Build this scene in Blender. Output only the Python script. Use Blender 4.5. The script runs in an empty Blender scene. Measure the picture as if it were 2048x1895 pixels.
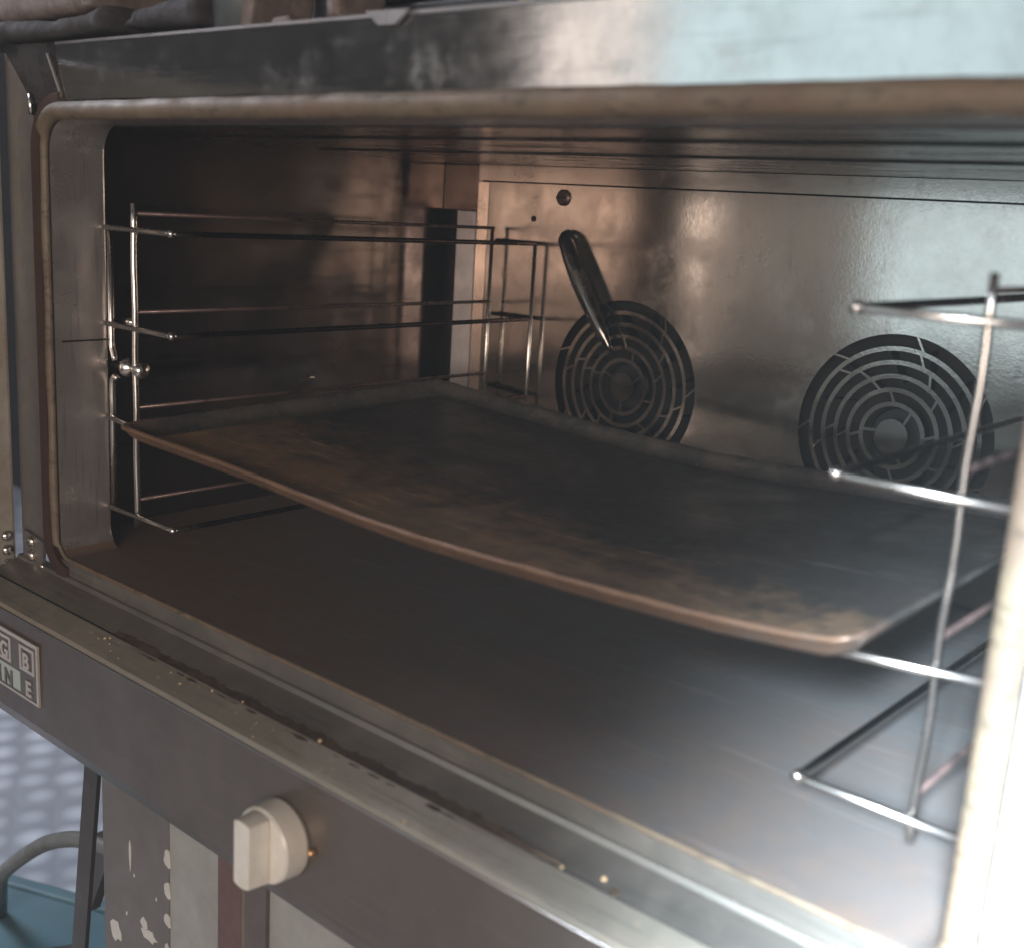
import bpy, bmesh, math, random
from mathutils import Vector, Matrix
random.seed(7)
S = bpy.context.scene
C = S.collection
R = math.radians

# ------------------------------------------------------------------ camera
cam = bpy.data.cameras.new('camera'); co = bpy.data.objects.new('camera', cam); C.objects.link(co)
fwd = Vector((-0.62920571, 0.74398514, -0.22491396)); right = Vector((0.7531715, 0.65508946, 0.05992074))
up = right.cross(fwd)
m = Matrix((right, up, -fwd)).transposed().to_4x4()
m.translation = Vector((0.89738, -0.47037, 0.27581)); co.matrix_world = m
cam.sensor_width = 36; cam.lens = 40.41; cam.clip_start = .01; cam.clip_end = 60
cam.dof.use_dof = True; cam.dof.focus_distance = 1.02; cam.dof.aperture_fstop = 5.6
S.camera = co

# ------------------------------------------------------------------ world and lamps
w = bpy.data.worlds.new("World"); S.world = w; w.use_nodes = True
bg = w.node_tree.nodes['Background']; bg.inputs[0].default_value = (.30, .26, .25, 1); bg.inputs[1].default_value = .06
S.view_settings.view_transform = 'Standard'; S.view_settings.look = 'None'
S.view_settings.exposure = 0; S.view_settings.gamma = 1
def area(name, loc, target, sx, sy, e, col, spread=180):
    l = bpy.data.lights.new(name, 'AREA'); l.shape = 'RECTANGLE'; l.size = sx; l.size_y = sy; l.energy = e; l.color = col
    l.spread = R(spread)
    o = bpy.data.objects.new(name, l); C.objects.link(o); o.location = loc
    o.rotation_euler = (Vector(target) - Vector(loc)).to_track_quat('-Z', 'Y').to_euler()
    return o
area('window_light', (-.47, -2.3, .78), (-.47, 0, .78), 1.10, 1.75, 8.5, (.74, .93, 1.0))
area('lintel_strip_light', (-1.24, -2.3, .98), (-1.24, 0, .98),   .40, 1.35, 2.6, (1.0, .88, .82))  # added dim lamp beside the window, for the grey strip in the lintel
def spot(name, loc, target, e, col, ang, blend, rad):
    l = bpy.data.lights.new(name, 'SPOT'); l.energy = e; l.color = col; l.spot_size = R(ang); l.spot_blend = blend; l.shadow_soft_size = rad
    o = bpy.data.objects.new(name, l); C.objects.link(o); o.location = loc
    o.rotation_euler = (Vector(target) - Vector(loc)).to_track_quat('-Z', 'Y').to_euler(); return o
spot('glare_spot', (1.15, -1.15, .62), (.95, .03, -.06), 2700, (.68, .86, 1.0), 28, 1.0, .12)  # added spot; brightens the lower right in place of lens glare
area('warm_room_light', (1.42, -1.9, .35), (.2, .2, .15), 1.35, .75, 40, (1.0, .86, .745))
#area('side_window_light', (1.30, -.42, .42), (.70, .15, -.05), .30, .40, 1.5, (.74, .88, 1.0))
area('floor_fill_light', (-1.9, -.6, 1.4), (-1.0, .5, -.9), 1.0, 1.0, 58, (.84, .88, 1.0))  # added fill lamp, put over the back-left floor to brighten it

# ------------------------------------------------------------------ materials
def mat(name, base, rough=.4, metal=0., grime=None, gamt=.4, gscale=6., gth=.5, stretch=(1, 1, 1), rvar=.12, bump=.15, bscale=60., streak=None, emit=None, coat=0., var=.12, gm=.7):
    mt = bpy.data.materials.new(name); mt.use_nodes = True
    nt = mt.node_tree; N = nt.nodes; L = nt.links; b = N['Principled BSDF']
    tc = N.new('ShaderNodeTexCoord'); mp = N.new('ShaderNodeMapping'); mp.inputs['Scale'].default_value = stretch
    L.new(tc.outputs['Object'], mp.inputs[0])
    def noise(sc, det=5, ro=.6, src=mp):
        n = N.new('ShaderNodeTexNoise'); n.inputs['Scale'].default_value = sc; n.inputs['Detail'].default_value = det; n.inputs['Roughness'].default_value = ro
        L.new(src.outputs[0], n.inputs['Vector']); return n
    def mix(a, bcol, fac):
        x = N.new('ShaderNodeMix'); x.data_type = 'RGBA'
        for v, i in ((a, 6), (bcol, 7)):
            if isinstance(v, tuple): x.inputs[i].default_value = (*v, 1)
            else: L.new(v, x.inputs[i])
        L.new(fac, x.inputs[0]); return x.outputs[2]
    def rng(src, a, b2, c, d):
        x = N.new('ShaderNodeMapRange'); x.inputs[1].default_value = a; x.inputs[2].default_value = b2; x.inputs[3].default_value = c; x.inputs[4].default_value = d
        L.new(src, x.inputs[0]); return x.outputs[0]
    n0 = noise(gscale * 2.3, 8, .65)
    dark = tuple(c * (1 - var * 2) for c in base)
    col = mix(base, dark, rng(n0.outputs[0], .35, .7, 0, 1))
    rough_out = rng(n0.outputs[0], .3, .7, max(.02, rough - rvar), min(1, rough + rvar))
    if grime:
        n1 = noise(gscale, 9, .7)
        f = rng(n1.outputs[0], gth - .06, gth + .16, 0, gamt)
        col = mix(col, grime, f)
        ra = N.new('ShaderNodeMath'); ra.operation = 'ADD'; L.new(rough_out, ra.inputs[0])
        r2 = rng(n1.outputs[0], gth, gth + .16, 0, .22 * gamt + .03); L.new(r2, ra.inputs[1]); rough_out = ra.outputs[0]
        mm = rng(n1.outputs[0], gth - .06, gth + .16, metal, metal * (1 - gm * gamt)); L.new(mm, b.inputs['Metallic'])
    else: b.inputs['Metallic'].default_value = metal
    # speckles
    sp = noise(170, 3, .5, tc); 
    f2 = rng(sp.outputs[0], .66, .74, 0, .45)
    col = mix(col, tuple(c * .45 for c in base), f2)
    L.new(col, b.inputs['Base Color']); L.new(rough_out, b.inputs['Roughness'])
    if streak:
        mp2 = N.new('ShaderNodeMapping'); mp2.inputs['Scale'].default_value = streak; L.new(tc.outputs['Object'], mp2.inputs[0])
        nb = noise(bscale, 4, .6, mp2)
    else: nb = noise(bscale, 6, .65)
    bp = N.new('ShaderNodeBump'); bp.inputs['Strength'].default_value = bump; bp.inputs['Distance'].default_value = .002
    L.new(nb.outputs[0], bp.inputs['Height']); L.new(bp.outputs[0], b.inputs['Normal'])
    b.inputs['Coat Weight'].default_value = coat
    return mt

M = {}
M['lintel'] = mat('lintel_steel', (.60, .59, .575), .12, 1.0, (.40, .38, .35), .6, 18, .55, rvar=.04, bump=.05, bscale=45, streak=(.5, 1, 4), var=.08, gm=0.06)
M['jamb'] = mat('jamb_steel', (.34, .315, .31), .40, .85, (.20, .13, .10), .5, 12, .55, bump=.12)
M['tunnel'] = mat('tunnel_steel', (.62, .57, .55), .33, .85, (.30, .15, .09), .6, 14, .56, bump=.10)
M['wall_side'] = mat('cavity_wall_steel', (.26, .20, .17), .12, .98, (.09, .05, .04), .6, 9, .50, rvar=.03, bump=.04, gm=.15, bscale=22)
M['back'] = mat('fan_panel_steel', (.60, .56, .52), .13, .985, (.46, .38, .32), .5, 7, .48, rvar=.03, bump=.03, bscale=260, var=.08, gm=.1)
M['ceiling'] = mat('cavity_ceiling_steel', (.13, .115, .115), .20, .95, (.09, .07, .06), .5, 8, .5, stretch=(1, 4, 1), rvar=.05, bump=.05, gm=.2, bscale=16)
M['floor_c'] = mat('cavity_floor_steel', (.13, .13, .132), .58, .30, (.13, .075, .05), .55, 3.5, .48, rvar=.06, bump=.10, bscale=40)
M['dark'] = mat('dark_cavity', (.02, .017, .016), .6, .3)
M['gasket'] = mat('gasket_rubber', (.145, .105, .068), .62, .0, (.11, .06, .04), .75, 16, .52, bump=.25, bscale=120, var=.2)
M['channel'] = mat('gasket_channel_grease', (.055, .028, .020), .45, .1, (.03, .012, .01), .7, 30, .5)
M['ledge'] = mat('ledge_steel', (.42, .37, .31), .42, .72, (.20, .15, .10), .6, 10, .52, rvar=.1, bump=.12, bscale=60)
M['ledge_in'] = mat('inner_ledge_steel', (.30, .27, .24), .38, .8, (.16, .12, .09), .6, 10, .52, rvar=.1, bump=.12)
M['drip'] = mat('baked_drip', (.050, .030, .018), .55, .1, (.14, .09, .05), .5, 60, .5, bump=.5)
M['panel'] = mat('control_panel_steel', (.185, .145, .122), .34, .75, (.12, .09, .075), .4, 6, .55, rvar=.04, bump=.04)
M['knob'] = mat('knob_plastic', (.72, .67, .60), .34, .2, (.40, .34, .28), .4, 40, .55, rvar=.06, bump=.06, var=.05)
M['plate'] = mat('name_plate_metal', (.55, .50, .46), .35, .4, bump=.05)
M['plate_dark'] = mat('name_plate_field', (.13, .115, .105), .4, .3, bump=.05)
M['plate_green'] = mat('name_plate_pale', (.42, .46, .43), .4, .1, bump=.05)
M['chrome'] = mat('chrome_wire', (.66, .61, .57), .26, 1., (.42, .33, .26), .5, 12, .55, rvar=.03, bump=.0, bscale=20, gm=.1)
M['chrome_dark'] = mat('stained_wire', (.16, .11, .10), .32, .9, (.07, .035, .028), .8, 50, .45, bump=.05)
M['probe'] = mat('probe_tube_steel', (.22, .20, .18), .20, 1., (.05, .04, .035), .6, 30, .5, rvar=.05, bump=.04)
M['tray'] = mat('baking_tray_steel', (.090, .082, .078), .38, .5, (.045, .03, .024), .6, 9, .45, rvar=.10, bump=.12, bscale=50)
M['tray_rim'] = mat('tray_rim_baked', (.27, .25, .235), .34, .8, (.08, .045, .03), .7, 30, .50, bump=.4, bscale=150, var=.2)
M['shell'] = mat('oven_shell', (.12, .11, .105), .4, .7)
M['flange_bright'] = mat('folded_edge_steel', (.86, .72, .62), .22, .8, bump=.03)
M['flange_grey'] = mat('edge_flange_steel', (.72, .68, .68), .40, .55, (.35, .26, .22), .5, 20, .58, bump=.05)
M['fan'] = mat('fan_wheel_metal', (.045, .045, .05), .4, .6)
M['jamb_lit'] = mat('lit_jamb_steel', (.50, .50, .52), .5, .3)  # lighter, duller copy of the jamb steel; paints in its overexposure
M['door'] = mat('door_frame_enamel', (.36, .33, .28), .4, .3, (.18, .09, .06), .6, 14, .55)
M['black'] = mat('black_pan', (.012, .010, .011), .35, .3, bump=.1)
M['glass'] = mat('dark_door_glass', (.010, .010, .011), .45, 0, bump=.03)
M['cloth'] = mat('dark_cloth', (.030, .026, .028), .9, 0, (.06, .05, .045), .5, 25, .5, bump=.8, bscale=120)
M['board'] = mat('brown_board', (.17, .13, .115), .7, 0, (.06, .04, .035), .7, 40, .5, bump=.5, bscale=90)
M['greycup'] = mat('grey_plastic', (.07, .08, .085), .5, 0)
M['chipped'] = mat('chipped_grey_paint', (.125, .11, .10), .5, 0, None, bump=.1)
M['pale_paint'] = mat('bare_chip', (.50, .47, .43), .6, 0, bump=.2)
M['lightpanel'] = mat('light_grey_panel', (.33, .315, .29), .45, .1, (.24, .22, .20), .5, 8, .5, bump=.06)
M['brownpost'] = mat('brown_post', (.13, .065, .05), .45, .1, (.09, .05, .04), .6, 12, .5)
M['post_seam'] = mat('post_seam', (.18, .13, .09), .5, .1)
M['post_dark'] = mat('post_dark_brown', (.11, .085, .075), .45, .1)
M['leg'] = mat('stand_leg_paint', (.055, .047, .043), .5, .2)
M['hose'] = mat('grey_hose', (.13, .125, .115), .45, 0, (.08, .075, .065), .6, 12, .5)
M['teal'] = mat('teal_plastic', (.12, .20, .23), .4, 0, (.09, .24, .30), .5, 5, .5, bump=.08)
M['teal_dark'] = mat('teal_print', (.03, .07, .11), .5, 0)
M['teal_mid'] = mat('teal_round_print', (.08, .22, .26), .5, 0)
M['wall'] = mat('kitchen_wall', (.018, .014, .013), .8, 0)
M['crumb'] = mat('crumb', (.60, .42, .24), .6, 0)
M['brass'] = mat('brass', (.75, .45, .20), .3, .9)

# burnt grease fanning in from the tray's front edge
def scratches(mt, scale, amount, th=.66, lift=1.9):
    nt = mt.node_tree; N = nt.nodes; L = nt.links; b = N['Principled BSDF']
    g = N.new('ShaderNodeNewGeometry'); cur = b.inputs['Base Color'].links[0].from_socket
    for rot, sc in ((0, scale), (.5, tuple(v * .8 for v in scale)), (-.9, tuple(v * 1.2 for v in scale))):
        mp = N.new('ShaderNodeMapping'); mp.inputs['Scale'].default_value = sc; mp.inputs['Rotation'].default_value = (rot * .1, rot * .2, rot); L.new(g.outputs['Position'], mp.inputs[0])
        n = N.new('ShaderNodeTexNoise'); n.inputs['Scale'].default_value = 1; n.inputs['Detail'].default_value = 2; L.new(mp.outputs[0], n.inputs['Vector'])
        mr = N.new('ShaderNodeMapRange'); mr.inputs[1].default_value = th; mr.inputs[2].default_value = th + .05; mr.inputs[4].default_value = amount; L.new(n.outputs[0], mr.inputs[0])
        hs = N.new('ShaderNodeHueSaturation'); hs.inputs['Value'].default_value = lift; L.new(cur, hs.inputs['Color'])
        x = N.new('ShaderNodeMix'); x.data_type = 'RGBA'; L.new(cur, x.inputs[6]); L.new(hs.outputs[0], x.inputs[7]); L.new(mr.outputs[0], x.inputs[0]); cur = x.outputs[2]
    L.new(cur, b.inputs['Base Color'])
def stain(mt, y0, y1, colr, fac, axis=1, xdep=None):
    nt = mt.node_tree; N = nt.nodes; L = nt.links; b = N['Principled BSDF']
    g = N.new('ShaderNodeNewGeometry'); sp = N.new('ShaderNodeSeparateXYZ'); L.new(g.outputs['Position'], sp.inputs[0])
    n = N.new('ShaderNodeTexNoise'); n.inputs['Scale'].default_value = 48; n.inputs['Detail'].default_value = 9; n.inputs['Roughness'].default_value = .68; L.new(g.outputs['Position'], n.inputs['Vector'])
    a = N.new('ShaderNodeMath'); a.operation = 'MULTIPLY_ADD'; L.new(n.outputs[0], a.inputs[0]); a.inputs[1].default_value = (y1 - y0) * 1.6; L.new(sp.outputs[axis], a.inputs[2])
    c = N.new('ShaderNodeMath'); c.operation = 'MULTIPLY_ADD'; L.new(sp.outputs[0], c.inputs[0]); c.inputs[1].default_value = xdep or 0; L.new(a.outputs[0], c.inputs[2])
    mr = N.new('ShaderNodeMapRange'); L.new(c.outputs[0], mr.inputs[0]); mr.inputs[1].default_value = y0 + (y1 - y0) * .8; mr.inputs[2].default_value = y1 + (y1 - y0) * .8; mr.inputs[3].default_value = fac; mr.inputs[4].default_value = 0
    x = N.new('ShaderNodeMix'); x.data_type = 'RGBA'; old = b.inputs['Base Color'].links[0].from_socket
    L.new(old, x.inputs[6]); x.inputs[7].default_value = (*colr, 1); L.new(mr.outputs[0], x.inputs[0]); L.new(x.outputs[2], b.inputs['Base Color'])
    q = N.new('ShaderNodeMath'); q.operation = 'MULTIPLY_ADD'; L.new(mr.outputs[0], q.inputs[0]); q.inputs[1].default_value = -.5
    if b.inputs['Metallic'].links: L.new(b.inputs['Metallic'].links[0].from_socket, q.inputs[2])
    else: q.inputs[2].default_value = b.inputs['Metallic'].default_value
    q.use_clamp = True; L.new(q.outputs[0], b.inputs['Metallic'])
stain(M['tray'], .05, .22, (.44, .25, .125), .9, xdep=.16)
stain(M['tray_rim'], .03, .07, (.17, .09, .05), .92, xdep=.02)
stain(M['floor_c'], .08, .42, (.125, .072, .046), .92, xdep=.50)  # brown floor stain; its fade to grey rightward imitates bluish glare

for k_, sc_, am_, th_, li_ in (('floor_c', (9, 160, 160), .28, .66, 1.7), ('tray', (14, 190, 190), .6, .66, 2.2), ('ledge', (12, 300, 300), .5, .64, .6), ('ledge_in', (10, 260, 260), .5, .64, .65), ('lintel', (9, 90, 120), .3, .62, .7),
                            ('panel', (9, 300, 300), .4, .67, 1.25), ('jamb', (260, 260, 12), .4, .66, .7), ('tunnel', (220, 220, 10), .5, .65, .6), ('back', (60, 200, 14), .4, .66, .75), ('wall_side', (200, 12, 90), .5, .65, .5), ('gasket', (60, 160, 160), .6, .63, .45)):
    scratches(M[k_], sc_, am_, th_, li_)
# rail wire: dark brown behind the front crossbar, plain chrome at the front
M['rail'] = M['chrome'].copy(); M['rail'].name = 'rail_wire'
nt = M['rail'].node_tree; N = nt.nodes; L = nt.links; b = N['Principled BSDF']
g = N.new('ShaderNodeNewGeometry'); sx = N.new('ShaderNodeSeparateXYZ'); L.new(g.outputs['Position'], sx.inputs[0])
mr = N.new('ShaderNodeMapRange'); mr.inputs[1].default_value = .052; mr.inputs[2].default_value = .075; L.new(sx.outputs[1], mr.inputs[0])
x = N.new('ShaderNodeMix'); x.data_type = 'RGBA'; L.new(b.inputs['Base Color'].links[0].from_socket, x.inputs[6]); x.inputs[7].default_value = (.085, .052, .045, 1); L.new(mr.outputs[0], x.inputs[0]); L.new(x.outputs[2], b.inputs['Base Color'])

# bubble textured mat on the floor
fm = bpy.data.materials.new('dimpled_floor'); fm.use_nodes = True
nt = fm.node_tree; N = nt.nodes; L = nt.links; b = N['Principled BSDF']
tc = N.new('ShaderNodeTexCoord'); mp = N.new('ShaderNodeMapping'); mp.inputs['Rotation'].default_value = (0, 0, R(28)); mp.inputs['Scale'].default_value = (14, 14, 14)
L.new(tc.outputs['Object'], mp.inputs[0])
vo = N.new('ShaderNodeTexVoronoi'); vo.inputs['Randomness'].default_value = .22; vo.inputs['Scale'].default_value = 1.0; L.new(mp.outputs[0], vo.inputs[0])
cr = N.new('ShaderNodeValToRGB'); cr.color_ramp.elements[0].position = .12; cr.color_ramp.elements[0].color = (.70, .74, .80, 1)
cr.color_ramp.elements[1].position = .55; cr.color_ramp.elements[1].color = (.32, .34, .38, 1)
L.new(vo.outputs[0], cr.inputs[0]); L.new(cr.outputs[0], b.inputs['Base Color']); b.inputs['Roughness'].default_value = .45
bp = N.new('ShaderNodeBump'); bp.invert = True; bp.inputs['Strength'].default_value = .6; bp.inputs['Distance'].default_value = .01
L.new(vo.outputs[0], bp.inputs['Height']); L.new(bp.outputs[0], b.inputs['Normal'])
M['floor'] = fm

# ------------------------------------------------------------------ helpers
def link(name, me, m_, parent=None, label=None):
    o = bpy.data.objects.new(name, me); C.objects.link(o); me.materials.append(m_)
    if parent is not None:
        off = Vector((0, 0, 0)); p = parent
        while p is not None: off += p.location; p = p.parent
        me.transform(Matrix.Translation(-off)); o.parent = parent
    if label: o['label'] = label
    return o
def obj(name, bm, m_, parent=None, smooth=False, label=None, bevel=0):
    bmesh.ops.remove_doubles(bm, verts=bm.verts, dist=1e-6)
    bmesh.ops.recalc_face_normals(bm, faces=bm.faces)
    if bevel: bmesh.ops.bevel(bm, geom=[e for e in bm.edges if len(e.link_faces) == 2 and e.calc_face_angle(0) > .5], offset=bevel, segments=2, profile=.6, affect='EDGES')
    me = bpy.data.meshes.new(name); bm.to_mesh(me); bm.free()
    if smooth:
        for p in me.polygons: p.use_smooth = True
    me2 = me
    return link(name, me2, m_, parent, label)
def thing(name, label, cat, loc=(0, 0, 0), group=None):
    o = bpy.data.objects.new(name, None); C.objects.link(o); o.location = loc; o.empty_display_size = .05
    o['label'] = label; o['category'] = cat
    if group: o['group'] = group
    return o
def tag(o, label, cat, group=None):
    o['label'] = label; o['category'] = cat
    if group: o['group'] = group
    return o
def box(bm, x0, x1, y0, y1, z0, z1):
    v = [bm.verts.new(p) for p in ((x0, y0, z0), (x1, y0, z0), (x1, y1, z0), (x0, y1, z0), (x0, y0, z1), (x1, y0, z1), (x1, y1, z1), (x0, y1, z1))]
    for f in ((0, 3, 2, 1), (4, 5, 6, 7), (0, 1, 5, 4), (1, 2, 6, 5), (2, 3, 7, 6), (3, 0, 4, 7)): bm.faces.new([v[i] for i in f])
def prism(bm, pts, d):          # polygon extruded by vector d
    a = [bm.verts.new(p) for p in pts]; b_ = [bm.verts.new(Vector(p) + Vector(d)) for p in pts]
    bm.faces.new(a); bm.faces.new(b_[::-1]); n = len(a)
    for i in range(n): bm.faces.new((a[i], a[(i + 1) % n], b_[(i + 1) % n], b_[i]))
def rounded(pts, r, seg=5):     # round the inner corners of a polyline
    pts = [Vector(p) for p in pts]; out = [pts[0]]
    for i in range(1, len(pts) - 1):
        a = (pts[i - 1] - pts[i]); c = (pts[i + 1] - pts[i]); rr = min(r, a.length * .45, c.length * .45)
        p0 = pts[i] + a.normalized() * rr; p2 = pts[i] + c.normalized() * rr
        for k in range(seg + 1):
            t = k / seg; out.append(p0 * (1 - t) ** 2 + pts[i] * 2 * t * (1 - t) + p2 * t * t)
    return out + [pts[-1]]
def tube(bm, pts, rad, seg=10):
    pts = [Vector(p) for p in pts]; rings = []; prev = None
    for i, p in enumerate(pts):
        t = (pts[min(i + 1, len(pts) - 1)] - pts[max(i - 1, 0)]).normalized()
        if prev is None:
            n = t.orthogonal().normalized()
        else: n = (prev - t * prev.dot(t)).normalized()
        prev = n; bi = t.cross(n)
        r = rad[i] if isinstance(rad, (list, tuple)) else rad
        rings.append([bm.verts.new(p + (n * math.cos(2 * math.pi * k / seg) + bi * math.sin(2 * math.pi * k / seg)) * r) for k in range(seg)])
    for a, b_ in zip(rings, rings[1:]):
        for k in range(seg): bm.faces.new((a[k], a[(k + 1) % seg], b_[(k + 1) % seg], b_[k]))
    for ring, e, s in ((rings[0], pts[0], -1), (rings[-1], pts[-1], 1)):
        bm.faces.new(ring)
def rrect(x0, x1, z0, z1, r, o, seg=8, rb=None, sub=0):
    out = []
    rb = rb or r
    for cx, cz, a0, rr in ((x1 - r, z1 - r, 0, r), (x0 + r, z1 - r, 90, r), (x0 + rb, z0 + rb, 180, rb), (x1 - rb, z0 + rb, 270, rb)):
        for k in range(seg + 1):
            a = R(a0 + 90 * k / seg); out.append((cx + (rr + o) * math.cos(a), cz + (rr + o) * math.sin(a)))
    if sub:
        o2 = []
        for i, p in enumerate(out):
            q = out[(i + 1) % len(out)]; o2.append(p); d = math.dist(p, q)
            if d > .1: o2 += [(p[0] + (q[0] - p[0]) * k / sub, p[1] + (q[1] - p[1]) * k / sub) for k in range(1, sub)]
        out = o2
    return out
def sweep(bm, rect, prof, seg=8, closed=True, rb=None, scale=None, sub=0):
    rings = []
    for (o, y) in prof:
        base = rrect(*rect, 0, seg, rb, sub); off = rrect(*rect, o, seg, rb, sub); row = []
        for (bx_, bz_), (x, z) in zip(base, off):
            sc = scale(bx_, bz_) if scale else 1
            row.append(bm.verts.new((bx_ + (x - bx_) * sc, y * (sc if y < -.001 else 1), bz_ + (z - bz_) * sc)))
        rings.append(row)
    n = len(rings[0]); pr = list(zip(rings, rings[1:] + rings[:1])) if closed else list(zip(rings, rings[1:]))
    for a, b_ in pr:
        for k in range(n): bm.faces.new((a[k], a[(k + 1) % n], b_[(k + 1) % n], b_[k]))
def lathe(bm, c, axis, prof, seg=32, ring=False):     # prof (r, h) along axis
    ax = Vector(axis).normalized(); u = ax.orthogonal().normalized(); v = ax.cross(u); rings = []
    for r, h in prof:
        rings.append([bm.verts.new(Vector(c) + ax * h + (u * math.cos(2 * math.pi * k / seg) + v * math.sin(2 * math.pi * k / seg)) * max(r, 1e-5)) for k in range(seg)])
    for a, b_ in zip(rings, rings[1:]):
        for k in range(seg): bm.faces.new((a[k], a[(k + 1) % seg], b_[(k + 1) % seg], b_[k]))
    if ring:
        for k in range(seg): bm.faces.new((rings[-1][k], rings[-1][(k + 1) % seg], rings[0][(k + 1) % seg], rings[0][k]))
    else: bm.faces.new(rings[0]); bm.faces.new(rings[-1])
def B(): return bmesh.new()
def struct(o): o['kind'] = 'structure'; return o

W = .763; ZT = .3215; ZB = -.035; XL = -.058; XR = .828
# ------------------------------------------------------------------ setting
bm = B(); box(bm, -3.5, 2.1, -2.7, 1.6, -.93, -.9); struct(obj('floor', bm, M['floor']))
bm = B(); box(bm, -3.5, 2.1, 1.6, 1.65, -.9, 1.7); struct(obj('wall', bm, M['wall']))

# added thin haze volume, standing in for the milky veil of lens glare
hz = B(); box(hz, -3.6, 2.25, -2.8, 1.75, -1.93, 1.85); hm = bpy.data.meshes.new('haze'); hz.to_mesh(hm); hz.free()
ho = bpy.data.objects.new('haze', hm); C.objects.link(ho); ho['kind'] = 'stuff'; ho['label'] = 'thin added haze volume standing in for milky lens glare'
hmat = bpy.data.materials.new('veil_haze'); hmat.use_nodes = True; hn = hmat.node_tree; hn.nodes.remove(hn.nodes['Principled BSDF'])
pv = hn.nodes.new('ShaderNodeVolumePrincipled'); pv.inputs['Color'].default_value = (.94, .94, .94, 1); pv.inputs['Density'].default_value = .014
hn.links.new(pv.outputs[0], hn.nodes['Material Output'].inputs['Volume']); hm.materials.append(hmat)

# ------------------------------------------------------------------ oven
oven = thing('convection_oven', 'open stainless steel convection oven with greasy empty cavity, two fan grilles and one knob', 'oven', (.38, .28, -.175))
# outer shell
bm = B(); box(bm, XL - .012, XL - .007, .052, .566, -.172, .374); box(bm, XR + .012, XR + .017, .004, .566, -.172, .374)
box(bm, XL - .0065, XR + .0115, .556, .561, -.170, .374); box(bm, XL - .012, XR + .017, .004, .566, .3745, .3785); box(bm, XL - .012, XR + .017, -.02, .566, -.177, -.1725)
obj('outer_shell', bm, M['shell'], oven)
# cavity side walls, floor, ceiling, rear wall
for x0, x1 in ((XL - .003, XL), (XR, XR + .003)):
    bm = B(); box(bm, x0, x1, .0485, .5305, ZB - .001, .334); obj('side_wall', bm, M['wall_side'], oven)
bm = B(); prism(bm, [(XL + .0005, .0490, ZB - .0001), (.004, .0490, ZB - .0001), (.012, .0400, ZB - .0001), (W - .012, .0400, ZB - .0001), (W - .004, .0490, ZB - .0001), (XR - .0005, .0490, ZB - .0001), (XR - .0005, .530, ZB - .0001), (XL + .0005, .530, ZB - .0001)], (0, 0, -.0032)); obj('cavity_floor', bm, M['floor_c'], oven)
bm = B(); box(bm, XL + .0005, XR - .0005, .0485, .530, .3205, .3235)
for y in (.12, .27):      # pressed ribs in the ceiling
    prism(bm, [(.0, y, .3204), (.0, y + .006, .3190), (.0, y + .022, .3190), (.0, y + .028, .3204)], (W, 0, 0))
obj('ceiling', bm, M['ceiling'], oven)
bm = B(); box(bm, XL + .0005, XR - .0005, .5305, .5335, ZB, .3225); obj('rear_wall', bm, M['dark'], oven)
# inner faces of the front frame and the corner filler
for a0, a1 in ((XL - .003, -.0035), (W + .0035, XR + .003)):
    bm = B(); box(bm, a0, a1, .0445, .048, ZB - .02, .336); obj('frame_back', bm, M['jamb'], oven)
# tunnel (rolled return of the opening)
bm = B(); sweep(bm, (0, W, ZB, ZT, .024), [(0, .0005), (0, .046), (.0006, .0475), (.0034, .0485), (.0034, .0005)], rb=.016)
orr = obj('opening_return', bm, M['tunnel'], oven, smooth=False)
orr.data.materials.append(M['floor_c'])
for p in orr.data.polygons:
    if p.center.z + oven.location.z < ZB + .0045: p.material_index = 1
bm = B(); box(bm, -.006, W + .012, -.0012, .0030, -.0515, ZB - .0036); obj('sill_face', bm, M['ledge_in'], oven)
# baffle panel with two round grilles
fans = [(.2175, .1024), (.5075, .1016)]; FR = .0885
def plate_with_holes(bm, x0, x1, z0, z1, y0, th, holes, r, seg=64):
    xs = [x0] + [(holes[i][0] + holes[i + 1][0]) / 2 for i in range(len(holes) - 1)] + [x1]
    for (cx, cz), xa, xb in zip(holes, xs, xs[1:]):
        inn = []; outr = []
        for k in range(seg):
            a = 2 * math.pi * (k + .5) / seg; c, s = math.cos(a), math.sin(a)
            inn.append((cx + r * c, cz + r * s))
            t = min(((xb - cx) / c if c > 0 else (xa - cx) / c) if abs(c) > 1e-9 else 1e9, ((z1 - cz) / s if s > 0 else (z0 - cz) / s) if abs(s) > 1e-9 else 1e9)
            outr.append((cx + t * c, cz + t * s))
        for y in (y0, y0 + th):
            vi = [bm.verts.new((x, y, z)) for x, z in inn]; vo_ = [bm.verts.new((x, y, z)) for x, z in outr]
            for k in range(seg):
                j = (k + 1) % seg; bm.faces.new((vi[k], vi[j], vo_[j], vo_[k]))
            # fill square corners
            for cxn, czn in ((xa, z0), (xb, z0), (xb, z1), (xa, z1)):
                k = min(range(seg), key=lambda q: abs(math.atan2(math.sin(math.atan2(czn - cz, cxn - cx) - 2 * math.pi * (q + 1) / seg), math.cos(math.atan2(czn - cz, cxn - cx) - 2 * math.pi * (q + 1) / seg))))
                j = (k + 1) % seg
                if (Vector(outr[k]) - Vector(outr[j])).length > 1e-5 and abs(outr[k][0] - outr[j][0]) > 1e-6 and abs(outr[k][1] - outr[j][1]) > 1e-6:
                    cv = bm.verts.new((cxn, y, czn)); bm.faces.new((vo_[k], vo_[j], cv))
        a = [bm.verts.new((x, y0, z)) for x, z in inn]; b_ = [bm.verts.new((x, y0 + th, z)) for x, z in inn]
        for k in range(seg): bm.faces.new((a[k], a[(k + 1) % seg], b_[(k + 1) % seg], b_[k]))
bm = B(); plate_with_holes(bm, .0195, .79, ZB + .003, .3020, .500, .0015, fans, FR)
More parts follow.
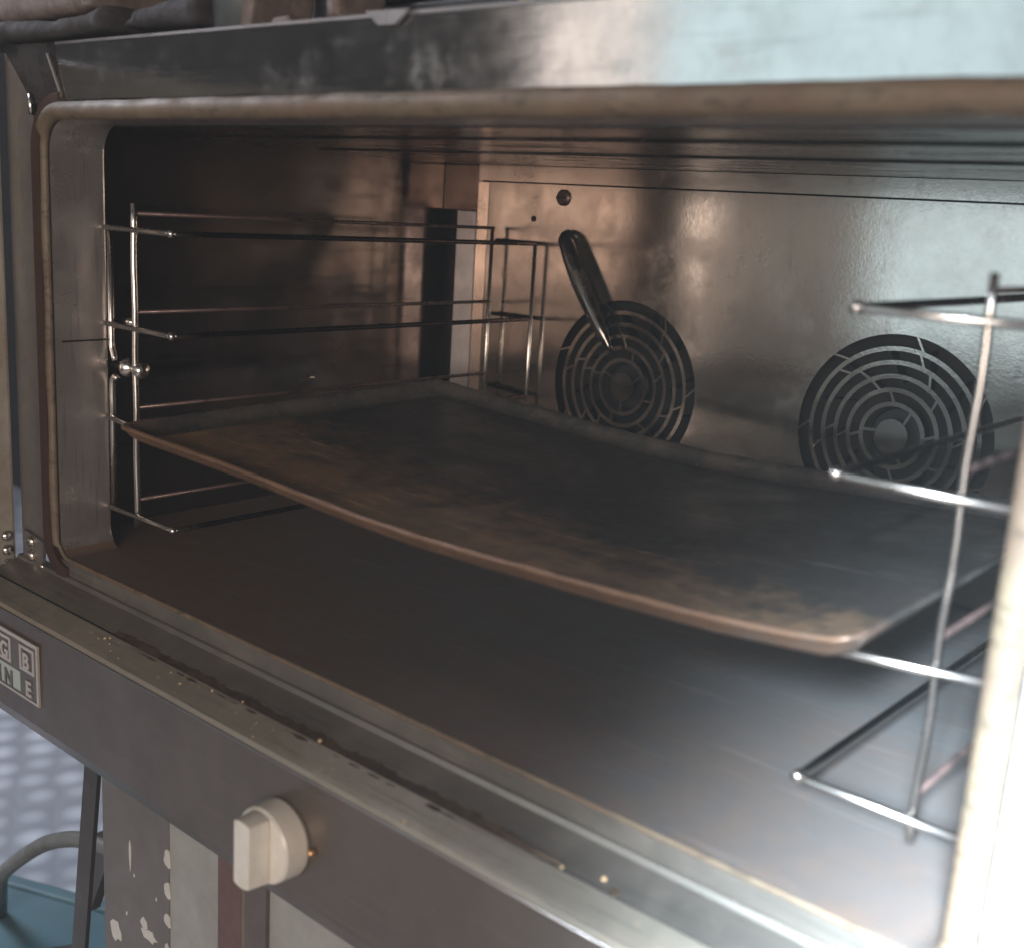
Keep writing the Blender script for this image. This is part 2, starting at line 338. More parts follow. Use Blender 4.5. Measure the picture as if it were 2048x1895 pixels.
baffle = obj('fan_panel', bm, M['back'], oven)
bm = B(); box(bm, .0050, XR - .001, .4975, .4988, .3036, .3200); obj('top_flange', bm, M['back'], baffle)
# folded strips at the panel's left edge
bm = B(); prism(bm, [(.0188, .4995, ZB + .003), (.0188, .4995, .3015), (.0040, .4985, .3015), (.0040, .4985, ZB + .003)], (0, .0012, 0))
obj('folded_edge', bm, M['flange_bright'], baffle)
bm = B(); prism(bm, [(-.0020, .5030, ZB + .003), (-.0020, .5030, .269), (-.0310, .5035, .269), (-.0310, .5035, ZB + .003)], (0, .0012, 0))
obj('edge_flange', bm, M['flange_grey'], baffle)
bm = B(); prism(bm, [(.0030, .5060, .2705), (.0030, .5060, .3195), (XL + .001, .5068, .3195), (XL + .001, .5068, .2705)], (0, .0012, 0))
obj('corner_plate', bm, M['wall_side'], baffle)
for fi, (cx, cz) in enumerate(fans):
    bm = B(); y0, y1 = .5003, .5013; seg = 64
    radii = [.86, .725, .59, .455, .315, .165]
    def arcbar(r0, r1, a0=0, a1=360, n=seg):
        vs = []
        for k in range(n + 1):
            a = R(a0 + (a1 - a0) * k / n); c, s = math.cos(a), math.sin(a)
            vs.append([bm.verts.new((cx + r * c, y, cz + r * s)) for r, y in ((r0, y0), (r1, y0), (r1, y1), (r0, y1))])
        for p, q in zip(vs, vs[1:]):
            for i in range(4): bm.faces.new((p[i], p[(i + 1) % 4], q[(i + 1) % 4], q[i]))
    for r in radii[:-1]: arcbar(r * FR - .0020, r * FR + .0020)
    arcbar(.0002, radii[-1] * FR)
    edges = [1.0] + radii
    cnt = [7, 6, 6, 5, 4, 3]
    for s_ in range(6):
        ro, ri = edges[s_] * FR, edges[s_ + 1] * FR
        for k in range(cnt[s_]):
            a = R(360 * (k + .5 * (s_ % 2)) / cnt[s_] + 17 * s_ + 24 * fi)
            d = Vector((math.cos(a), 0, math.sin(a))); t = Vector((-d.z, 0, d.x)) * .0013; c0 = Vector((cx, 0, cz))
            d2 = (d + t.normalized() * .12).normalized()
            pts = [c0 + d * (ri + .0004) - t, c0 + d2 * (ro - .0002) - t, c0 + d2 * (ro - .0002) + t, c0 + d * (ri + .0004) + t]
            prism(bm, [(p.x, y0 + .0001, p.z) for p in pts], (0, .0008, 0))
    obj('fan_grille', bm, M['back'], oven)
    bm = B(); lathe(bm, (cx, .512, cz), (0, 1, 0), [(.0, 0), (.022, 0), (.024, .002), (.024, .012), (0, .012)])
    for k in range(12):
        a = R(30 * k); d = Vector((math.cos(a), 0, math.sin(a))); d2 = Vector((math.cos(a + .25), 0, math.sin(a + .25)))
        prism(bm, [tuple(Vector((cx, .510, cz)) + d * .045), tuple(Vector((cx, .510, cz)) + d2 * .078), tuple(Vector((cx, .526, cz)) + d2 * .078), tuple(Vector((cx, .526, cz)) + d * .045)], (.0008, 0, .0008))
    obj('fan_wheel', bm, M['fan'], oven)
# screw and hole in the panel
bm = B(); lathe(bm, (.1247, .4998, .2893), (0, -1, 0), [(.0085, 0), (.0085, .0018), (.006, .0035), (0, .004)], 20)
sc = obj('panel_screw', bm, M['chrome_dark'], oven, smooth=False)
bm = B(); box(bm, .1182, .1312, .4945, .4962, .2885, .2901); obj('slot', bm, M['dark'], sc)
bm = B(); lathe(bm, (.0853, .4998, .2657), (0, -1, 0), [(.0032, 0), (.0032, .0005)], 16); obj('panel_hole', bm, M['dark'], oven)
# bent temperature probe
def qb(p0, p1, p2, n=20):
    p0, p1, p2 = map(Vector, (p0, p1, p2)); return [p0 * (1 - k / n) ** 2 + p1 * 2 * (k / n) * (1 - k / n) + p2 * (k / n) ** 2 for k in range(n + 1)]
pp = [Vector((.1370, .497, .2535)), Vector((.1385, .490, .2500))] + qb((.1400, .4865, .2470), (.1620, .4855, .2050), (.2100, .4880, .1380), 22)
bm = B(); tube(bm, pp, [.0045, .0062] + [.0070 + .0022 * math.sin(math.pi * min(1, k / 20)) - (.0018 * (k - 19) if k > 19 else 0) for k in range(23)], 16)
obj('temperature_probe', bm, M['probe'], oven, smooth=True)
# bent bracket low on the left wall
bm = B(); tube(bm, qb((-.0635, .298, .079), (-.052, .312, .092), (-.0635, .330, .083), 10), .0018, 8); obj('wall_clip', bm, M['chrome'], oven, smooth=True)
# rack studs on the frame
for x, s in ((.012, 1),):
    bm = B(); lathe(bm, (x - s * .014, .054, .1245), (s, 0, 0), [(.003, 0), (.0035, .018), (.0065, .019), (.0085, .022), (.0085, .026), (.006, .029), (.0035, .030), (.0035, .040), (.0068, .041), (.0072, .045), (.004, .048), (0, .0485)], 24)
    obj('rack_stud', bm, M['chrome'], oven, smooth=True)
bm = B(); lathe(bm, (.001, .060, .162), (1, 0, 0), [(.0025, 0), (.004, .012), (.004, .018), (0, .020)], 16); obj('small_stud', bm, M['chrome'], oven, smooth=True)
# seam on the tunnel
bm = B(); box(bm, .0002, .0011, .006, .046, .1455, .1470); obj('return_seam', bm, M['dark'], oven)

# gasket and its channel (worn thin along the sill and the left side)
def gsc(x, z):
    if z < ZB + .008: return .26
    if x < .012 and z < ZT - .012: return .55 + .03 * math.sin(z * 60)
    return (.9 + .1 * min(1, max(0, x / .5))) * (1 + .012 * math.sin(x * 37 + 1) + .010 * math.sin(x * 91) + .008 * math.sin(x * 203))
bm = B(); sweep(bm, (0, W, ZB, ZT, .024), [(0, -.0002), (-.0006, -.004), (.001, -.0075), (.0045, -.0098), (.009, -.0100), (.0125, -.0078), (.0142, -.0045), (.0142, -.0002)], rb=.016, scale=gsc, sub=70)
obj('door_gasket', bm, M['gasket'], oven, smooth=True)
bm = B()
n = 40; pts = rrect(0, W, ZB, ZT, .024, .0082, 8, .016)
ro = rrect(0, W, ZB, ZT, .024, .0200, 8, .016)
ring = [(a, b_) for a, b_ in zip(pts, ro) if a[0] < .03]
ring.sort(key=lambda q: math.atan2(q[0][1] - .14, -(q[0][0] - .1)))
va = [[bm.verts.new((p[0], y, p[1])) for p, y in ((a, -.0042), (b_, -.0050), (b_, .0035), (a, .0035))] for a, b_ in ring]
for p, q in zip(va, va[1:]):
    for i in range(4): bm.faces.new((p[i], p[(i + 1) % 4], q[(i + 1) % 4], q[i]))
bm.faces.new(va[0]); bm.faces.new(va[-1])
obj('gasket_channel', bm, M['channel'], oven)

# lintel
bm = B(); box(bm, .0155, XR + .015, .0, .0035, ZT + .0146, .3778)
lint = obj('lintel', bm, M['lintel'], oven)
bm = B(); box(bm, .016, XR + .015, -.0012, -.0002, .3765, .3785); obj('lintel_lip', bm, M['jamb'], lint)
bm = B(); prism(bm, [(-.0615, -.0055, .3785), (-.0165, -.0035, .3335), (.0150, -.0005, .3335), (.0150, -.0005, .3785)], (0, .004, 0))
obj('lintel_end', bm, M['ceiling'], lint)
bm = B(); tube(bm, [(.008, -.0032, .3700), (.0245, -.0012, .3380)], .0012, 8); obj('lintel_seam', bm, M['jamb'], lint)
# notched clip hanging over the lintel's edge
bm = B(); prism(bm, [(.3730, -.0042, .3795), (.4085, -.0042, .3790), (.3975, -.0042, .3713), (.3835, -.0042, .3715)], (0, .0028, 0)); obj('edge_clip', bm, M['jamb'], oven)
# jambs
bm = B(); prism(bm, [(-.0675, 0, -.041), (-.0230, 0, -.041), (-.0230, 0, .3385), (-.0630, 0, .3740), (-.0675, 0, .3740)], (0, .0035, 0)); obj('jamb', bm, M['jamb'], oven)
bm = B(); box(bm, W + .0150, XR + .016, 0, .0035, -.052, .3355); obj('jamb', bm, M['jamb_lit'], oven)
bm = B(); tube(bm, rounded([(-.0190, -.004, .3400), (-.0165, -.0055, .3325), (-.0180, -.004, .3250)], .003), .0022, 8); obj('corner_weld', bm, M['chrome'], oven, smooth=True)
# ledge under the door opening, swept along X
prof_in = [(.0035, -.0500), (-.0042, -.0505), (-.0060, -.0535), (-.0260, -.0595), (-.0290, -.0605)]
prof_out = [(-.0292, -.0622), (-.0325, -.0600), (-.0470, -.0672), (-.0500, -.0690), (-.0512, -.0722)]
def strip(bm, prof, x0, x1, th=.002, nseg=1):
    top = []; bot = []
    for i, (y, z) in enumerate(prof):
        top.append((y, z)); bot.append((y + .0002, z - th))
    loop = top + bot[::-1]
    prism(bm, [(x0, y, z) for y, z in loop], (x1 - x0, 0, 0))
bm = B(); strip(bm, prof_in, -.0675, XR + .016); obj('inner_ledge', bm, M['ledge_in'], oven)
bm = B(); strip(bm, prof_out, -.0675, XR + .016); obj('ledge', bm, M['ledge'], oven)
# baked drip line along the crease
bm = B(); pr = None; nn = 90
for k in range(nn + 1):
    x = .135 + (.575 - .135) * k / nn; t = k / nn
    wd = (.0030 + .0026 * abs(math.sin(k * .9) * math.sin(k * .37)) + .0015) * min(1, (1 - t) * 6, t * 9 + .2)
    yc = -.0290 + .0008 * math.sin(k * .5)
    cur = [bm.verts.new((x, yc - wd, -.0606 - .0004)), bm.verts.new((x, yc, -.0598)), bm.verts.new((x, yc + wd * 1.3, -.0586)), bm.verts.new((x, yc, -.0630))]
    if pr:
        for i in range(4): bm.faces.new((pr[i], pr[(i + 1) % 4], cur[(i + 1) % 4], cur[i]))
    pr = cur
obj('baked_drip', bm, M['drip'], oven)
bm = B(); lathe(bm, (.6085, -.0240, -.0605), (0, -.25, 1), [(.0062, 0), (.0060, .0009), (.0045, .0014), (0, .0015)], 20); obj('ledge_rivet', bm, M['drip'], oven, smooth=True)
# hinge plate and rivets at the left foot of the opening
bm = B(); prism(bm, [(-.060, -.0035, -.068), (-.026, -.0035, -.064), (-.0235, -.0035, -.030), (-.060, -.0035, -.026)], (0, .0025, 0))
hp = obj('hinge_plate', bm, M['jamb'], oven)
for x, z, r in ((-.0435, -.0335, .0052), (-.0440, -.0465, .0055), (-.0420, -.0595, .0062), (-.0260, -.0525, .0035), (-.0270, -.0690, .0036)):
    bm = B(); lathe(bm, (x, -.0034, z), (0, -1, 0), [(r, 0), (r, .001), (r * .85, r * .5), (r * .5, r * .75), (0, r * .85)], 20); obj('rivet', bm, M['chrome'], hp, smooth=True)
bm = B(); tube(bm, rounded([(-.085, -.010, -.0775), (-.060, -.012, -.0765), (-.034, -.010, -.0690), (-.031, -.007, -.060)], .004), .0016, 8); obj('hinge_pin', bm, M['chrome'], oven, smooth=True)
bm = B(); lathe(bm, (-.062, -.0250, -.0660), (1, 0, 0), [(.0028, 0), (.0034, .003), (.0034, .012), (.0028, .015)], 14); obj('hinge_glint', bm, M['brass'], oven, smooth=True)  # brass nub standing in for a gold highlight by the hinge
# control panel
bm = B(); prism(bm, [(-.08, -.0505, -.0735), (-.08, -.0515, -.1600), (-.08, -.0440, -.1745), (-.08, -.0200, -.1765), (-.08, -.0200, -.0735)], (XR + .096, 0, 0))
cp = obj('control_panel', bm, M['panel'], oven)
bm = B(); tube(bm, [(-.066, -.0511, -.0733), (XR + .014, -.0514, -.0735)], .0010, 8); obj('panel_trim', bm, M['jamb'], cp, smooth=True)
kc = (.3715, -.0512, -.1215)
bm = B(); lathe(bm, kc, (0, -1, 0), [(.0250, .0), (.0258, .002), (.0250, .0160), (.0238, .0178), (.0, .0180)], 56)
knob = obj('knob', bm, M['knob'], cp, smooth=False, label='cream rotary knob with a raised grip bar')
bm = B(); ol = []
hw = .0088
for k in range(13):
    z = math.sqrt(.0238 ** 2 - hw ** 2); x = -hw + 2 * hw * k / 12; ol.append((kc[0] + x, math.sqrt(.0236 ** 2 - x * x)))
pts = [(x, kc[1] - .0182, kc[2] + z) for x, z in ol] + [(x, kc[1] - .0182, kc[2] - z) for x, z in ol[::-1]]
a = [bm.verts.new(p) for p in pts]; b_ = [bm.verts.new((kc[0] + (p[0] - kc[0]) * .86, kc[1] - .0330, kc[2] + (p[2] - kc[2]) * .96)) for p in pts]
bm.faces.new(a); bm.faces.new(b_[::-1])
for i in range(len(a)): bm.faces.new((a[i], a[(i + 1) % len(a)], b_[(i + 1) % len(a)], b_[i]))
obj('grip_bar', bm, M['knob'], knob, bevel=.0008)
# indicator lamp and a screw near the knob
bm = B(); lathe(bm, (.4010, -.0512, -.1195), (0, -1, 0), [(.0026, 0), (.0026, .0025), (.0014, .0042), (0, .0045)], 16); obj('pilot_lamp', bm, M['brass'], cp, smooth=True)
# name plate: frame, field, characters
bm = B(); x0, x1, z0, z1 = -.047, .0585, -.1410, -.0885; y = -.0532; fw = .0032
for q in ((x0, x1, z1 - fw, z1), (x1 - fw, x1, z0, z1 - fw), (x0, x0 + fw, z0, z1 - fw), (x0 + fw, x1 - fw, z0, z0 + .0020)):
    box(bm, q[0], q[1], y, -.0514, q[2], q[3])
npl = obj('name_plate', bm, M['plate'], cp)
bm = B(); box(bm, x0 + fw, x1 - fw, -.0525, -.0513, z0 + .002, z1 - fw); obj('plate_field', bm, M['plate_dark'], npl)
bm = B(); box(bm, -.030, .0275, -.0529, -.0526, z0 + .004, -.1195); obj('pale_band', bm, M['plate_green'], npl)
def text(s, x, z, size, m_, parent, name='lettering', ext=.0004, y=-.0533, bold=.0006):
    cu = bpy.data.curves.new('t', 'FONT'); cu.body = s; cu.size = size; cu.extrude = ext; cu.offset = bold
    to = bpy.data.objects.new('t', cu); C.objects.link(to); to.rotation_euler = (R(90), 0, 0); to.location = (x, y, z)
    bpy.context.view_layer.update()
    me = bpy.data.meshes.new_from_object(to.evaluated_get(bpy.context.evaluated_depsgraph_get())); me.transform(to.matrix_world)
    bpy.data.objects.remove(to); bpy.data.curves.remove(cu)
    return link(name, me, m_, parent)
bm = B()
for cx0 in (-.012, .0275):
    w2 = .0245; zz0, zz1 = -.1165, -.0945
    for q in ((cx0, cx0 + w2, zz1 - .0026, zz1), (cx0, cx0 + w2, zz0, zz0 + .0026), (cx0, cx0 + .0032, zz0 + .0026, zz1 - .0026), (cx0 + w2 - .0032, cx0 + w2, zz0 + .0026, zz1 - .0026)):
        box(bm, q[0], q[1], -.0531, -.0526, q[2], q[3])
obj('square_frames', bm, M['plate'], npl)
text('G', -.0050, -.1132, .0190, M['plate'], npl); text('B', .0335, -.1132, .0190, M['plate'], npl)
text('L I N', -.0240, -.1366, .0190, M['plate_dark'], npl); text('E', .0375, -.1362, .0185, M['plate'], npl)
# door, opened flat to the left
bm = B(); box(bm, -.112, -.0715, -.735, -.0040, -.078, .3735)
door = obj('door', bm, M['door'], oven, bevel=.003)
bm = B(); box(bm, -.0714, -.0700, -.728, -.022, -.060, .3725); obj('door_glass', bm, M['glass'], door)  # glass darkened and enlarged to keep reflections in the steel dark
for z in (-.0335, -.0465, -.0595):
    bm = B(); lathe(bm, (-.0714, -.0125, z), (1, 0, 0), [(.005, 0), (.0045, .002), (.002, .0035), (0, .0038)], 16); obj('rivet', bm, M['chrome'], door, smooth=True)
bm = B(); tube(bm, [(-.0712, -.0055, .3600), (-.0712, -.0055, .3735)], .0022, 8); obj('door_pin', bm, M['chrome'], door, smooth=True)

# ------------------------------------------------------------------ wire shelf racks
LV = [0, .08, .16, .24]
def rack(side, label):
    X = (lambda x: x) if side < 0 else (lambda x: W - x)
    t = thing('shelf_rack', label, 'oven rack', (X(.04), .27, -.012), 'wire shelf racks inside the oven')
    r = .0023
    for z in LV:
        path = [(X(.0015), .046, z), (X(.098), .046, z), (X(.098), .4945, z), (X(.038), .4945, z)]
        if z == .08: path = [(X(.0015), .046, z), (X(.098), .046, .0722), (X(.098), .4945, .0760), (X(.038), .4945, z)]
        bm = B(); tube(bm, rounded(path, .007), r, 10)
        obj('shelf_rail', bm, M['rail'], t, smooth=True)
        bm = B(); tube(bm, [(X(.038), .0505, z + .0130), (X(.038), .4900, z + .0130)], .0018, 10)
        obj('guide_rail', bm, M['chrome_dark'], t, smooth=True)
    bm = B(); pts = [(X(.038 + .0006 * math.sin(k * 1.3)), .0505, -.013 + (.2610 + .013) * k / 16) for k in range(17)]
    tube(bm, pts, .0026 if side < 0 else .0021, 10)
    obj('upright', bm, M['chrome'], t, smooth=True)
    for x, y, zt in ((.038, .4875, .253), (.098, .4900, .2405)):
        bm = B(); tube(bm, [(X(x), y, -.03), (X(x), y, zt)], .0021, 10); obj('upright', bm, M['chrome'], t, smooth=True)
    # hooked outer wires round the stud
    bm = B(); tube(bm, rounded([(X(.0035), .0490, .2385), (X(.0035), .0490, .141), (X(.0065), .0490, .134), (X(.0085), .0490, .129)], .006), .0026, 10); obj('hook_wire', bm, M['chrome'], t, smooth=True)
    bm = B(); tube(bm, rounded([(X(.0120), .0490, .1135), (X(.0080), .0490, .1165), (X(.0040), .0490, .112), (X(.0035), .0490, .100), (X(.0035), .0490, .0015)], .006), .0026, 10); obj('hook_wire', bm, M['chrome'], t, smooth=True)
    for z in (0, .16, .24):
        bm = B(); lathe(bm, (X(.098), .0435, z), (0, 1, 0), [(.0012, 0), (.0032, .0012), (.0034, .005), (.0012, .0065)], 12); obj('weld', bm, M['chrome'], t, smooth=True)
    return t
rack(-1, 'chrome wire shelf rack with four levels on the left cavity wall')
rack(1, 'chrome wire shelf rack with four levels at the right edge, lit bluish')

# ------------------------------------------------------------------ baking tray
tray = thing('baking_tray', 'dark baking tray with rusty brown baked-on front rim on third level', 'baking tray', (.38, .2, .08))
fr = [(.066, .0860), (.0845, .0857), (.15, .0840), (.2195, .0821), (.270, .0795), (.3203, .0767), (.363, .0752), (.4066, .0746), (.46, .0755), (.5153, .0774), (.5774, .0796), (.6243, .0820), (.6797, .0876), (.6980, .0930)]
bk = [(.057, .0966), (.0907, .0939), (.1125, .0928), (.165, .090), (.2177, .0868), (.2797, .0826), (.34, .0803), (.4016, .0793), (.4608, .0802), (.5153, .0835), (.57, .0865), (.62, .089), (.67, .0910), (.700, .0925)]
def interp(tab, x):
    if x <= tab[0][0]: return tab[0][1]
    for (a, za), (b2, zb2) in zip(tab, tab[1:]):
        if x <= b2: return za + (zb2 - za) * (x - a) / (b2 - a)
    return tab[-1][1]
Y0, Y1, XA, XB = .016, .392, .062, .700
def tz(x, y):
    t = (y - Y0) / (Y1 - Y0); return interp(fr, x) * (1 - t) + interp(bk, x) * t
def outline(ins, n=30):
    out = []; r = max(.004, .014 - ins * .4); a0, a1, b0, b1 = XA + ins, XB - ins, Y0 + ins, Y1 - ins
    for cx, cy, aa in ((a1 - r, b1 - r, 0), (a0 + r, b1 - r, 90), (a0 + r, b0 + r, 180), (a1 - r, b0 + r, 270)):
        for k in range(7):
            a = R(aa + 15 * k); out.append((cx + r * math.cos(a), cy + r * math.sin(a)))
        nx = {0: (a0 + r, b1), 90: (a0, b0 + r), 180: (a1 - r, b0), 270: (a1, b1 - r)}[aa]
        lx = out[-1]
        for k in range(1, n): out.append((lx[0] + (nx[0] - lx[0]) * k / n, lx[1] + (nx[1] - lx[1]) * k / n))
    return out
def tring(bm, ins, dz, jit=0):
    return [bm.verts.new((x, y, tz(x, y) + dz + (random.uniform(-jit, jit) if jit else 0))) for x, y in outline(ins)]
bm = B()
specs = [(0, -.0022, .0003), (.0, .0, .0007), (.0018, .0010, .0006), (.0040, .0004, .0004), (.0070, -.0040, .0004), (.0105, -.0080, .0003), (.0140, -.0102, .0002), (.0190, -.0108, 0)]
rings = [tring(bm, *s) for s in specs]
under = [tring(bm, *s) for s in ((.0015, -.0025), (.0050, -.0072), (.0110, -.0118), (.0192, -.0125))]
allr = under[::-1] + rings
for a, b_ in zip(allr, allr[1:]):
    for k in range(len(a)): bm.faces.new((a[k], a[(k + 1) % len(a)], b_[(k + 1) % len(a)], b_[k]))
obj('rim', bm, M['tray_rim'], tray, smooth=True)
bm = B(); ins = .0188; gx, gy = 40, 24
for dz in (-.0107, -.0124):
    gv = [[bm.verts.new((XA + ins + (XB - XA - 2 * ins) * i / gx, Y0 + ins + (Y1 - Y0 - 2 * ins) * j / gy, 0)) for j in range(gy + 1)] for i in range(gx + 1)]
    for row in gv:
        for v in row: v.co.z = tz(v.co.x, v.co.y) + dz + .0004 * math.sin(v.co.x * 40) * math.sin(v.co.y * 31)
    for i in range(gx):
        for j in range(gy): bm.faces.new((gv[i][j], gv[i + 1][j], gv[i + 1][j + 1], gv[i][j + 1]))
obj('pan_bottom', bm, M['tray'], tray, smooth=True)

# ------------------------------------------------------------------ things lying on top of the oven
def blob(name, label, cat, pts, depth, m_, bevel=.006, sub=True, jit=.002):
    bm = B(); prism(bm, pts, (0, depth, 0))
    bmesh.ops.subdivide_edges(bm, edges=bm.edges, cuts=3, use_grid_fill=True)
    for v in bm.verts: v.co += Vector((random.uniform(-jit, jit), random.uniform(-jit, jit), random.uniform(-jit, jit)))
    bmesh.ops.triangulate(bm, faces=bm.faces)
    o = obj(name, bm, m_, smooth=True)
    sm = o.modifiers.new('s', 'SUBSURF'); sm.levels = 2; sm.render_levels = 2
    return tag(o, label, cat)
blob('oven_cloth', 'dark crumpled cloth hanging over the oven top at far left', 'cloth', [(-.13, -.012, .3795), (-.04, -.014, .3800), (.06, -.010, .3815), (.088, -.006, .3835), (.092, -.004, .402), (.04, -.008, .3965), (.01, -.010, .3945), (-.05, -.012, .3965), (-.13, -.012, .3950)], .12, M['cloth'])
blob('bread_board', 'brown weathered board resting on the dark cloth', 'board', [(-.12, .004, .3990), (-.05, .004, .3985), (.03, .002, .3992), (.060, .002, .4020), (.060, .002, .430), (-.12, .002, .430)], .07, M['board'], jit=.001)
blob('oven_mitt', 'dark oven mitt with a rounded grey end beside the crumpled cloth', 'oven mitt', [(.104, .004, .3850), (.125, .004, .3832), (.19, .004, .3836), (.196, .004, .405), (.150, .004, .4015), (.112, .004, .3960)], .10, M['cloth'])
bm = B(); lathe(bm, (.208, .035, .3800), (0, 0, 1), [(.018, 0), (.021, .002), (.026, .07), (.024, .07), (.019, .004), (0, .004)], 28); tag(obj('plastic_cup', bm, M['greycup'], smooth=True), 'dark grey plastic cup between the mitt and brown block', 'cup')
bm = B(); prism(bm, [(.200, .020, .3795), (.2330, .020, .3795), (.2420, .020, .430), (.200, .020, .430)], (0, .05, 0)); tag(obj('wooden_block', bm, M['board'], bevel=.002), 'brown wooden block with slanted right side on top of oven', 'block')
bm = B(); lathe(bm, (.2860, .075, .3795), (0, 0, 1), [(.026, 0), (.034, .004), (.036, .06), (.033, .06), (.031, .006), (0, .004)], 32)
pan = tag(obj('black_pan', bm, M['black'], smooth=False), 'black round pan standing on top of the oven', 'pan')
bm = B(); prism(bm, [(.262, .012, .3792), (.290, .010, .3792), (.284, .010, .3850), (.268, .012, .3845)], (0, .02, 0)); tag(obj('bread_crust', bm, M['board'], bevel=.002), 'small brown crust in front of the black round pan', 'crust')
blob('brown_rag', 'brown rag bunched to the right of the black pan', 'rag', [(.3290, .004, .3795), (.3400, .004, .3795), (.3410, .004, .410), (.3270, .004, .410)], .04, M['board'], jit=.0015)
bm = B()
for k in range(3): box(bm, .350, .640, .030 + .002 * k, .36, .3795 + .012 * k, .3895 + .012 * k)
tag(obj('sheet_pan_stack', bm, M['black'], bevel=.002), 'stack of black sheet pans on the middle of the oven top', 'sheet pans')
bm = B(); lathe(bm, (.4860, .004, .3788), (0, 0, 1), [(.003, 0), (.0036, .002), (.0030, .004), (0, .0045)], 14); tag(obj('brass_screw', bm, M['brass'], smooth=True), 'tiny golden screw on the top edge of the oven', 'screw')

# ------------------------------------------------------------------ below the oven
cab = thing('stand_cabinet', 'grey cabinet with chipped dark paint standing under the oven', 'cabinet', (.4, .2, -.9))
ZC = -.1785
bm = B(); box(bm, .0590, .1610, 0, .004, -.9, ZC); ch = obj('chipped_panel', bm, M['chipped'], cab)
def chip(cx, cz, w_, h_, n=11):
    bm = B(); pts = []
    for k in range(n):
        a = 2 * math.pi * k / n; q = random.uniform(.65, 1.15); pts.append((cx + w_ * q * math.cos(a), -.0004, cz + h_ * q * math.sin(a)))
    prism(bm, pts, (0, .0008, 0)); obj('paint_chip', bm, M['pale_paint'], ch)
for c in ((.1026, -.2760, .0022, .0150), (.1085, -.293, .0012, .002), (.0780, -.3600, .0090, .0120), (.1310, -.3400, .0120, .0060), (.1230, -.3310, .006, .006), (.1000, -.3800, .0030, .0090), (.1250, -.372, .0018, .010), (.1120, -.405, .006, .004), (.0960, -.335, .0012, .002), (.1420, -.300, .0012, .002), (.088, -.42, .006, .006)): chip(*c)
for cz, h_ in ((-.255, .010), (-.283, .008), (-.312, .006), (-.345, .012), (-.385, .01)): chip(.1585, cz, .0055, h_)
bm = B(); box(bm, .1612, .2320, .0006, .004, -.9, ZC); obj('side_panel', bm, M['lightpanel'], cab)
bm = B(); box(bm, .2322, .2625, -.0030, .004, -.9, ZC); ps = obj('post', bm, M['brownpost'], cab)
bm = B(); box(bm, .2627, .2660, -.0030, .004, -.9, ZC); obj('seam', bm, M['post_seam'], ps)
bm = B(); box(bm, .2662, .2915, -.0030, .004, -.9, ZC); obj('post', bm, M['post_dark'], cab)
bm = B(); box(bm, .2917, .84, .0006, .004, -.9, ZC); obj('door', bm, M['lightpanel'], cab)
bm = B(); box(bm, .0590, .84, .0045, .5, -.9, ZC); obj('carcass', bm, M['shell'], cab)
# slanted leg with its brace
leg = thing('support_strut', 'thin dark metal strut leaning beside the chipped panel', 'strut', (-.03, .01, -.9))
bm = B(); prism(bm, [(.0335, .002, ZC), (.0555, .002, ZC), (-.060, .002, -.9), (-.082, .002, -.9)], (0, .004, 0)); obj('post', bm, M['leg'], leg)
bm = B(); prism(bm, [(-.1370, .100, -.400), (-.1120, .100, -.395), (-.1130, .100, -.425), (-.1500, .100, -.500), (-.1560, .100, -.500)], (0, .012, 0)); obj('brace', bm, M['shell'], leg)
hose = rounded([(-.50, .16, -.70), (-.363, .10, -.553), (-.3077, .10, -.5053), (-.2436, .10, -.4560), (-.168, .10, -.4180), (-.09, .10, -.400), (.02, .10, -.390)], .05)
bm = B(); tube(bm, hose, .0088, 16); tag(obj('grey_hose', bm, M['hose'], smooth=True), 'grey rubber hose curving behind the stand leg', 'hose')
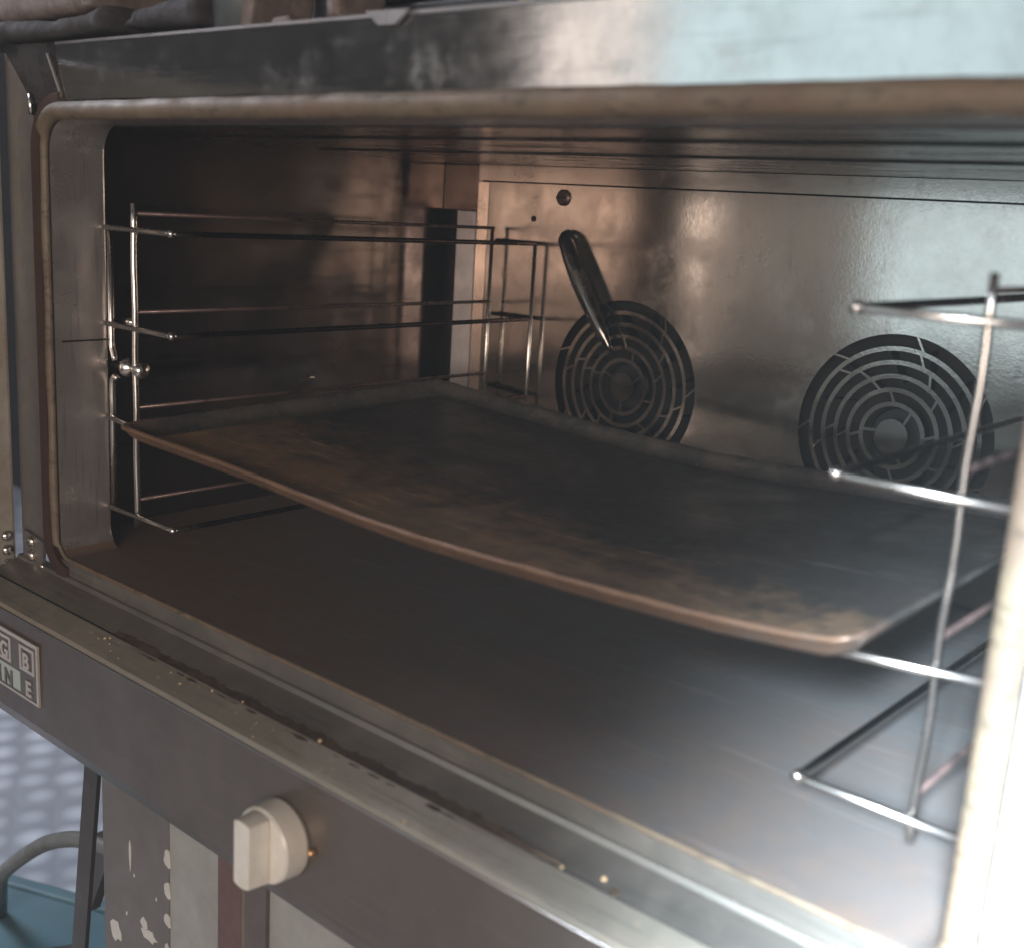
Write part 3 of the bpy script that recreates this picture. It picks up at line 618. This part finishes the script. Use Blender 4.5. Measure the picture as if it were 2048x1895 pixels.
# teal crate on the floor
cr_ = thing('teal_crate', 'teal plastic box with dark round print on the floor below the hose', 'crate', (-.45, .1, -.9))
p = [Vector((-.66, .180, -.70)), Vector((-.4787, .2569, -.70)), Vector((-.36, .305, -.70))]
ux = (p[2] - p[0]).normalized(); uy = Vector((ux.y, -ux.x, 0))
def qd(bm, o_, a, b2, c, h): # oriented box
    prism(bm, [o_, o_ + ux * a, o_ + ux * a + uy * b2, o_ + uy * b2], (0, 0, h))
bm = B(); qd(bm, p[0], .42, .020, 0, -.02); obj('rim', bm, M['teal'], cr_, bevel=.003)
bm = B(); o2 = p[0] + uy * .0205 + Vector((0, 0, -.004)); qd(bm, o2, .42, .30, 0, -.19); bd = obj('body', bm, M['teal'], cr_, bevel=.004)
bm = B(); cc = o2 + ux * .085 + uy * .060 + Vector((0, 0, .0006)); lathe(bm, cc, (0, 0, 1), [(.050, 0), (.050, .0004), (0, .0005)], 32); obj('round_print', bm, M['teal_mid'], bd)
for dx, dy, a, b2 in ((-.012, -.018, .012, .016), (.012, -.010, .010, .020), (-.010, .020, .014, .010), (.014, .022, .006, .008)):
    bm = B(); c = cc + ux * dx + uy * dy + Vector((0, 0, .0012)); prism(bm, [c, c + ux * a, c + ux * a * .8 + uy * b2, c + uy * b2 * .9], (0, 0, .0004)); obj('print_mark', bm, M['teal_dark'], bd)
bm = B(); prism(bm, [(-.37, .08, -.66), (-.262, .155, -.62), (-.20, .12, -.62), (-.22, .00, -.66), (-.32, -.02, -.68)], (0, 0, -.03)); tag(obj('dark_lid', bm, M['shell'], bevel=.004), 'dark flat lid lying across the corner of the teal box', 'lid')

# crumbs on the ledge
bm = B()
for x, y, z, r in ((.1342, -.0369, -.0625, .0013), (.1385, -.0350, -.0615, .0010), (.3795, -.0300, -.0598, .0016), (.477, -.0490, -.0675, .0012), (.5759, -.0300, -.0600, .0012), (.5992, -.0240, -.0590, .0019), (.27, -.0345, -.0605, .0009), (.30, -.031, -.0600, .0009), (.24, -.04, -.0637, .0008)):
    bmesh.ops.create_icosphere(bm, subdivisions=1, radius=r, matrix=Matrix.Translation((x, y, z)))
for k in range(60):
    x = random.uniform(0, .72); y = random.uniform(-.048, -.033); z = -.0600 - (-.0325 - y) * .495
    bmesh.ops.create_icosphere(bm, subdivisions=1, radius=random.uniform(.0002, .0006), matrix=Matrix.Translation((x, y, z)))
o = obj('crumbs', bm, M['crumb']); o['kind'] = 'stuff'; o['label'] = 'tiny pale crumbs scattered on the steel ledge'
